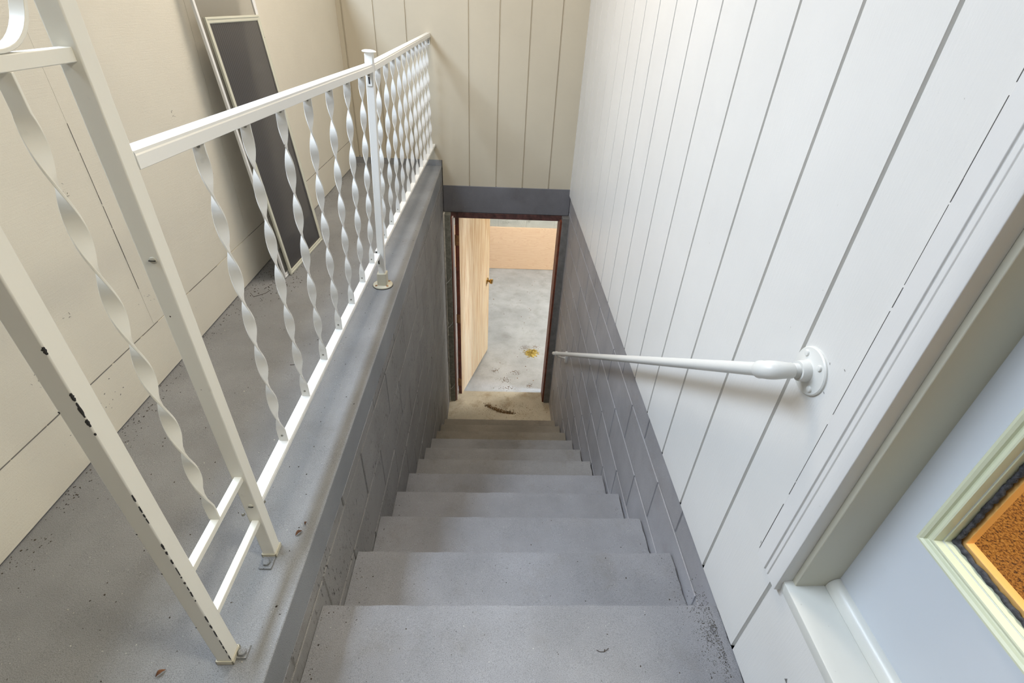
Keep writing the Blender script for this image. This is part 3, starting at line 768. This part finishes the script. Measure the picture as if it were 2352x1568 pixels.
pts = [start, start + Vector((-0.003, 0, 0)), pA]; rr = [0.0138, 0.0146, 0.0152]
for i in range(1, 9):
    t = i/9; q_ = (1-t)**2*pA + 2*t*(1-t)*e + t*t*pB
    pts.append(q_); rr.append(0.0152 + 0.0016*t + 0.0016*math.sin(math.pi*t))
pts += [pB, pB + dd*0.010, pB + dd*0.014]; rr += [0.0168, 0.0176, 0.0160]
tube(bm, pts, rr, 32); obj('elbow', bm, M['pipe'], HR, 0.0008, 40)
ye = 3.262; tE = (ye-0.704)
bm = new(); E_ = e + Vector((0, tE, tE*SL))
tube(bm, [pB + dd*0.006, E_, E_ + dd*0.006, E_ + dd*0.010], [0.0134, 0.0134, 0.0115, 0.006], 28); obj('pipe', bm, M['pipe'], HR, 0, 40)
tb = 3.12-0.704; bp_ = e + Vector((0, tb, tb*SL))
bm = new()
tube(bm, [bp_ + Vector((0, 0, -0.012)), bp_ + Vector((0.01, 0, -0.03)), (W-0.004, bp_.y, bp_.z-0.045)], 0.006, 12)
box(bm, W-0.004, W+0.0145, bp_.y-0.016, bp_.y+0.016, bp_.z-0.08, bp_.z+0.012)
tube(bm, [bp_ - dd*0.012, bp_ + dd*0.012], 0.0165, 24)
obj('bracket', bm, M['pipe'], HR, 0.0008, 40)

# ------------------------------------------------------------------ window screens leaning on the left wall
def screen(name, P0, width, H, tilt, fw, ft, fmat, mmat, label, crossbars=()):
    """P0 bottom near corner; leans back towards the left wall"""
    a = Vector((0.0223, 0.3945, 0)).normalized(); nrm = Vector((-a.y, a.x, 0))
    u = Vector((0, 0, 1))*math.cos(tilt) + nrm*math.sin(tilt); f = a.cross(u).normalized()    # f points out into the room
    if f.x < 0: f = -f
    t = thing(name, P0, label, 'window screen')
    P0 = Vector(P0)
    bm = new()
    # mitred frame
    prof = [(0, 0), (0, ft), (fw*0.15, ft*1.08), (fw*0.35, ft*1.08), (fw*0.45, ft*0.88), (fw*0.85, ft*0.88), (fw, ft*0.7), (fw, 0)]
    rings = []
    for cx_, cz_, sx, sz in ((0, 0, 1, 1), (width, 0, -1, 1), (width, H, -1, -1), (0, H, 1, -1)):
        rings.append([bm.verts.new(P0 + a*(cx_+sx*o_) + u*(cz_+sz*o_) + f*d_) for o_, d_ in prof])
    n = len(prof)
    for i in range(4):
        A, B = rings[i], rings[(i+1)%4]
        for k in range(n): bm.faces.new((A[k], A[(k+1)%n], B[(k+1)%n], B[k]))
    obj('frame', bm, fmat, t, 0.0004, 25)
    bm = new()
    vs = [bm.verts.new(P0 + a*x + u*z + f*ft*0.45) for x, z in ((fw*0.8, fw*0.8), (width-fw*0.8, fw*0.8), (width-fw*0.8, H-fw*0.8), (fw*0.8, H-fw*0.8))]
    bm.faces.new(vs); obj('mesh', bm, mmat, t, 0, 0)
    return t, a, u, f
tA = math.radians(5.5)
PA = Vector((-0.4969, 1.999, 0.001)); 
screen('window_screen', tuple(PA), 0.396, 0.958, tA, 0.0195, 0.008, M['frame_alu'], M['mesh_dark'], 'shorter window screen with dark mesh leaning in front of the taller one')
screen('window_screen', (-0.5125, 1.966, 0.001), 0.437, 1.44, math.radians(5.0), 0.016, 0.009, M['frame_white'], M['mesh_light'], 'taller white-framed window screen leaning on the left wall behind the dark one')

# ------------------------------------------------------------------ open basement door
HB = Vector((0.116, 3.892)); FE = Vector((0.364, 4.70))
dv = (FE - HB); dl = dv.length; dv.normalize(); nv = Vector((dv.y, -dv.x))
zb, ztp = ZR+0.02, ZLIN-0.06
bm = new(); obox(bm, (HB.x, HB.y, zb), (dv.x*dl, dv.y*dl, 0), (-nv.x*0.035, -nv.y*0.035, 0), (0, 0, ztp-zb))
d2 = struct('door_2', bm, M['doorleaf'], 0.001)
d2.data.transform(Matrix.Translation((0, 0, -zb))); d2.location = (0, 0, zb)
bm = new()
kp = HB + dv*(dl-0.062); kz = -1.378
lathe(bm, (kp.x, kp.y, kz), (nv.x, nv.y, 0), [(0.033, 0), (0.033, 0.004), (0.028, 0.008), (0.012, 0.011), (0.011, 0.022), (0.019, 0.029), (0.0265, 0.040), (0.0275, 0.050), (0.024, 0.058), (0.010, 0.061)], 30)
obj('knob', bm, M['brass'], d2, 0, 35)
bm = new(); obox(bm, (HB.x-nv.x*0.034, HB.y-nv.y*0.034, zb), (nv.x*0.034, nv.y*0.034, 0), (-dv.x*0.001, -dv.y*0.001, 0), (0, 0, ztp-zb)); 
ee = obj('edge_strip', bm, M['redbrown'], d2); ee['label'] = 'red-brown painted hinge edge'
for hz in (-0.62, -1.39, -2.14):
    bm = new(); 
    obox(bm, (HB.x-nv.x*0.030, HB.y-nv.y*0.030-0.002, hz-0.045), (nv.x*0.027, nv.y*0.027, 0), (-dv.x*0.003, -dv.y*0.003, 0), (0, 0, 0.09))
    tube(bm, [(HB.x-nv.x*0.034, HB.y-nv.y*0.034-0.004, hz-0.047), (HB.x-nv.x*0.034, HB.y-nv.y*0.034-0.004, hz+0.047)], 0.005, 12)
    for q_ in (-0.03, 0, 0.03):
        lathe(bm, (HB.x-nv.x*0.015-dv.x*0.003, HB.y-nv.y*0.015-dv.y*0.003-0.002, hz+q_), (-dv.x, -dv.y, 0), [(0.004, 0), (0.003, 0.001)], 10)
    obj('hinge', bm, M['hinge'], d2, 0, 40)

# ------------------------------------------------------------------ litter
def crumbs(bm, n, region, size, flat=0.5):
    for _ in range(n):
        x, y, z = region()
        s = size*rnd.uniform(0.4, 1.3); a = rnd.uniform(0, math.pi)
        pts = []; k = rnd.choice((4, 5, 6)); el = rnd.uniform(0.35, 1)
        for i in range(k):
            t = 2*math.pi*i/k; px, py = s*math.cos(t)*rnd.uniform(.7, 1.2), s*el*math.sin(t)*rnd.uniform(.7, 1.2)
            pts.append((x + px*math.cos(a)-py*math.sin(a), y + px*math.sin(a)+py*math.cos(a)))
        b_ = [bm.verts.new((p[0], p[1], z)) for p in pts]; t_ = bm.verts.new((x, y, z + s*flat))
        for i in range(k): bm.faces.new((b_[i], b_[(i+1)%k], t_))
def stuff(name, bm, mat, label, cat):
    o = obj(name, bm, mat, None, 0, 0); o['kind'] = 'stuff'; tag(o, label, cat)
def r_ledge():
    return (rnd.uniform(-0.62, -0.01), rnd.uniform(0.3, 3.8), 0.0004)
def r_corner():
    return (-0.635 + abs(rnd.gauss(0, 0.035)), rnd.uniform(0.6, 3.8), 0.0004)
def r_under():
    return (rnd.gauss(-0.52, 0.05), rnd.gauss(1.95, 0.10), 0.0004)
bm = new(); crumbs(bm, 420, r_ledge, 0.0022); crumbs(bm, 700, r_corner, 0.0022); crumbs(bm, 160, r_under, 0.003)
stuff('floor_debris', bm, M['crumb'], 'dark crumbs of dirt scattered over the gray ledge floor', 'debris')
bm = new(); crumbs(bm, 80, r_ledge, 0.0018)
stuff('paint_flakes', bm, M['crumb_l'], 'tiny pale paint flakes scattered on the gray ledge floor', 'debris')
def r_step():
    k = rnd.choice((0, 0, 1, 1, 2, 3, 4, 5, 6, 7))
    x = rnd.uniform(0.01, 0.97)
    if rnd.random() < 0.55: x = (0.006 + abs(rnd.gauss(0, 0.025))) if rnd.random() < 0.5 else 0.975 - abs(rnd.gauss(0, 0.02))
    return (x, Y1 + TRD*k - rnd.uniform(0.005, 0.25), Z1 - RIS*k)
bm = new(); crumbs(bm, 520, r_step, 0.0019)
stuff('step_debris', bm, M['crumb'], 'dark grit lying on the gray steps and along their edges', 'debris')
def r_pile():
    return (min(0.975, 0.972 - abs(rnd.gauss(0, 0.028))), 0.58 + rnd.gauss(0, 0.055), Z1)
bm = new(); crumbs(bm, 900, r_pile, 0.0014, 0.8)
stuff('grit_pile', bm, M['pile'], 'dark grit heaped in the right corner of the top visible step', 'debris')
def gz(cx_, cy_, sx, sy, z):
    return lambda: (rnd.gauss(cx_, sx), rnd.gauss(cy_, sy), z)
bm = new()
def mound(bm, cx_, cy_, rx, ry, hh, z):
    nr, na = 9, 34; c0_ = bm.verts.new((cx_, cy_, z+hh)); prev = None
    rim = [rnd.uniform(0.7, 1.15) for _ in range(na)]
    for i in range(1, nr+1):
        t = i/nr; ring = []
        for k in range(na):
            a = 2*math.pi*k/na; r_ = t*(rim[k]*t + (1-t)) ; zz = z + (0 if i == nr else hh*(1-t**2)*rnd.uniform(0.2, 1.3))
            ring.append(bm.verts.new((cx_+rx*r_*math.cos(a)+rnd.uniform(-.002, .002), cy_+ry*r_*math.sin(a)+rnd.uniform(-.002, .002), zz)))
        if prev is None:
            for k in range(na): bm.faces.new((c0_, ring[k], ring[(k+1)%na]))
        else:
            for k in range(na): bm.faces.new((prev[k], ring[k], ring[(k+1)%na], prev[(k+1)%na]))
        prev = ring
mound(bm, 0.862, 4.65, 0.062, 0.075, 0.022, ZR+0.0005); mound(bm, 0.90, 4.70, 0.05, 0.035, 0.014, ZR+0.0005)
crumbs(bm, 260, gz(0.865, 4.66, 0.035, 0.032, ZR), 0.009, 1.0); crumbs(bm, 60, gz(0.86, 4.67, 0.07, 0.06, ZR), 0.005, 0.8)
stuff('yellow_crumbs', bm, M['straw'], 'heap of yellow crumbs on the basement floor near the right door jamb', 'debris')
bm = new()
for c in ((0.67, 4.29, .035, .02), (0.56, 4.16, .035, .025), (0.45, 4.33, .03, .03), (0.815, 4.07, .015, .02), (0.79, 4.77, .03, .025), (0.93, 4.79, .02, .025), (0.58, 4.03, .05, .02)):
    crumbs(bm, 60, gz(c[0], c[1], c[2], c[3], ZR), 0.0045, 0.7)
for _ in range(70): crumbs(bm, 1, lambda: (rnd.uniform(0.3, 1.2), rnd.uniform(4.1, 6.6), ZR), 0.008, 0.3)
stuff('basement_dirt', bm, M['browndirt'], 'scattered brown dirt and chips on the pale basement floor', 'debris')
bm = new(); 
def r_arc():
    t = rnd.random(); return (0.37+0.27*t+rnd.gauss(0, .014), 3.71-0.11*t-0.03*math.sin(t*3)+abs(rnd.gauss(0, .022)), ZL+0.0008)
crumbs(bm, 900, r_arc, 0.0045, 0.7); crumbs(bm, 260, lambda: (rnd.uniform(.02, .97), rnd.uniform(3.31, 3.9), ZL+0.0008), 0.003)
crumbs(bm, 260, gz(0.55, 3.66, .16, .05, ZL+.0008), 0.0035)
stuff('landing_dirt', bm, M['browndirt'], 'curved drift of brown dirt on the lower landing before the doorway', 'debris')
# single leaves and twigs
def leaf(loc, ln, ang, label, name='dry_leaf', mat='leaf'):
    x, y, z = loc; bm = new(); n = 9; L_, C_, R_ = [], [], []
    for i in range(n+1):
        t = i/n; w_ = ln*0.22*math.sin(math.pi*t)**0.8*rnd.uniform(.8, 1.1)
        cx_ = ln*(t-0.5); zz = z + 0.002 + 0.004*math.sin(math.pi*t)
        for lst, s, dz in ((L_, -1, 0.0025), (C_, 0, 0), (R_, 1, 0.003)):
            px, py = cx_, s*w_
            lst.append(bm.verts.new((x+px*math.cos(ang)-py*math.sin(ang), y+px*math.sin(ang)+py*math.cos(ang), zz+dz*math.sin(math.pi*t))))
    for i in range(n):
        bm.faces.new((L_[i], C_[i], C_[i+1], L_[i+1])); bm.faces.new((C_[i], R_[i], R_[i+1], C_[i+1]))
    o = obj(name, bm, M[mat], None, 0, 60); s = o.modifiers.new('solid', 'SOLIDIFY'); s.thickness = 0.0006
    tag(o, label, 'leaf'); return o
leaf((-0.0365, 0.7095, 0), 0.018, 0.9, 'curled dry leaf on the ledge just beyond the foot of the second post')
leaf((-0.028, 0.735, 0), 0.009, 1.3, 'tiny gray-brown leaf scrap next to the curled leaf on the ledge')
leaf((-0.190, 0.418, 0), 0.017, 0.8, 'brown leaf fragment on the gray floor left of the nearest post foot')
def twig(pts, r, label):
    bm = new(); tube(bm, pts, r, 7); o = obj('twig', bm, M['twig'], None, 0, 60); tag(o, label, 'twig')
zt0 = Z1+0.0012
twig([(0.665, 0.545, zt0), (0.672, 0.541, zt0), (0.682, 0.541, zt0), (0.690, 0.545, zt0+.001), (0.694, 0.549, zt0)], 0.0006, 'thin dark curved twig lying on the nearest step')
twig([(0.682, 0.541, zt0), (0.685, 0.547, zt0)], 0.0007, 'tiny dark twig scrap touching the curved twig on the nearest step')
twig([(-0.275, 1.35, .001), (-0.262, 1.352, .001), (-0.255, 1.358, .001)], 0.0008, 'short dark twig on the ledge floor between the screens and the second post')
twig([(-0.60, 1.83, .001), (-0.575, 1.80, .001), (-0.54, 1.83, .001), (-0.53, 1.86, .001)], 0.0008, 'thin curved twig on the floor before the leaning screens')

# cobwebs between the left block wall and the door frame
def web(pts, label):
    bm = new(); c = Vector(pts[0])
    for q_ in pts[1:]:
        q_ = Vector(q_); mid_ = c.lerp(q_, 0.5) + Vector((0, -0.002, -0.006)); tube(bm, [c, mid_, q_], 0.0007, 5)
    ms = [c.lerp(Vector(q_), 0.55) + Vector((0, -0.002, -0.004)) for q_ in pts[1:]]
    tube(bm, ms, 0.0005, 5)
    o = obj('cobweb', bm, M['web'], None, 0, 60); tag(o, label, 'cobweb')
for z, l in ((-0.93, 'highest of the pale cobwebs between the left block wall and the basement door frame'), (-1.38, 'middle pale cobweb between the left block wall and the basement door frame'), (-2.10, 'lowest pale cobweb, near the floor between the left block wall and door frame')):
    web([(0.006, JF-0.006, z-0.03), (0.056, JF-0.001, z+0.03), (0.050, JF-0.001, z+0.012), (0.030, JF-0.001, z-0.012), (0.012, JF-0.001, z-0.05)], l)
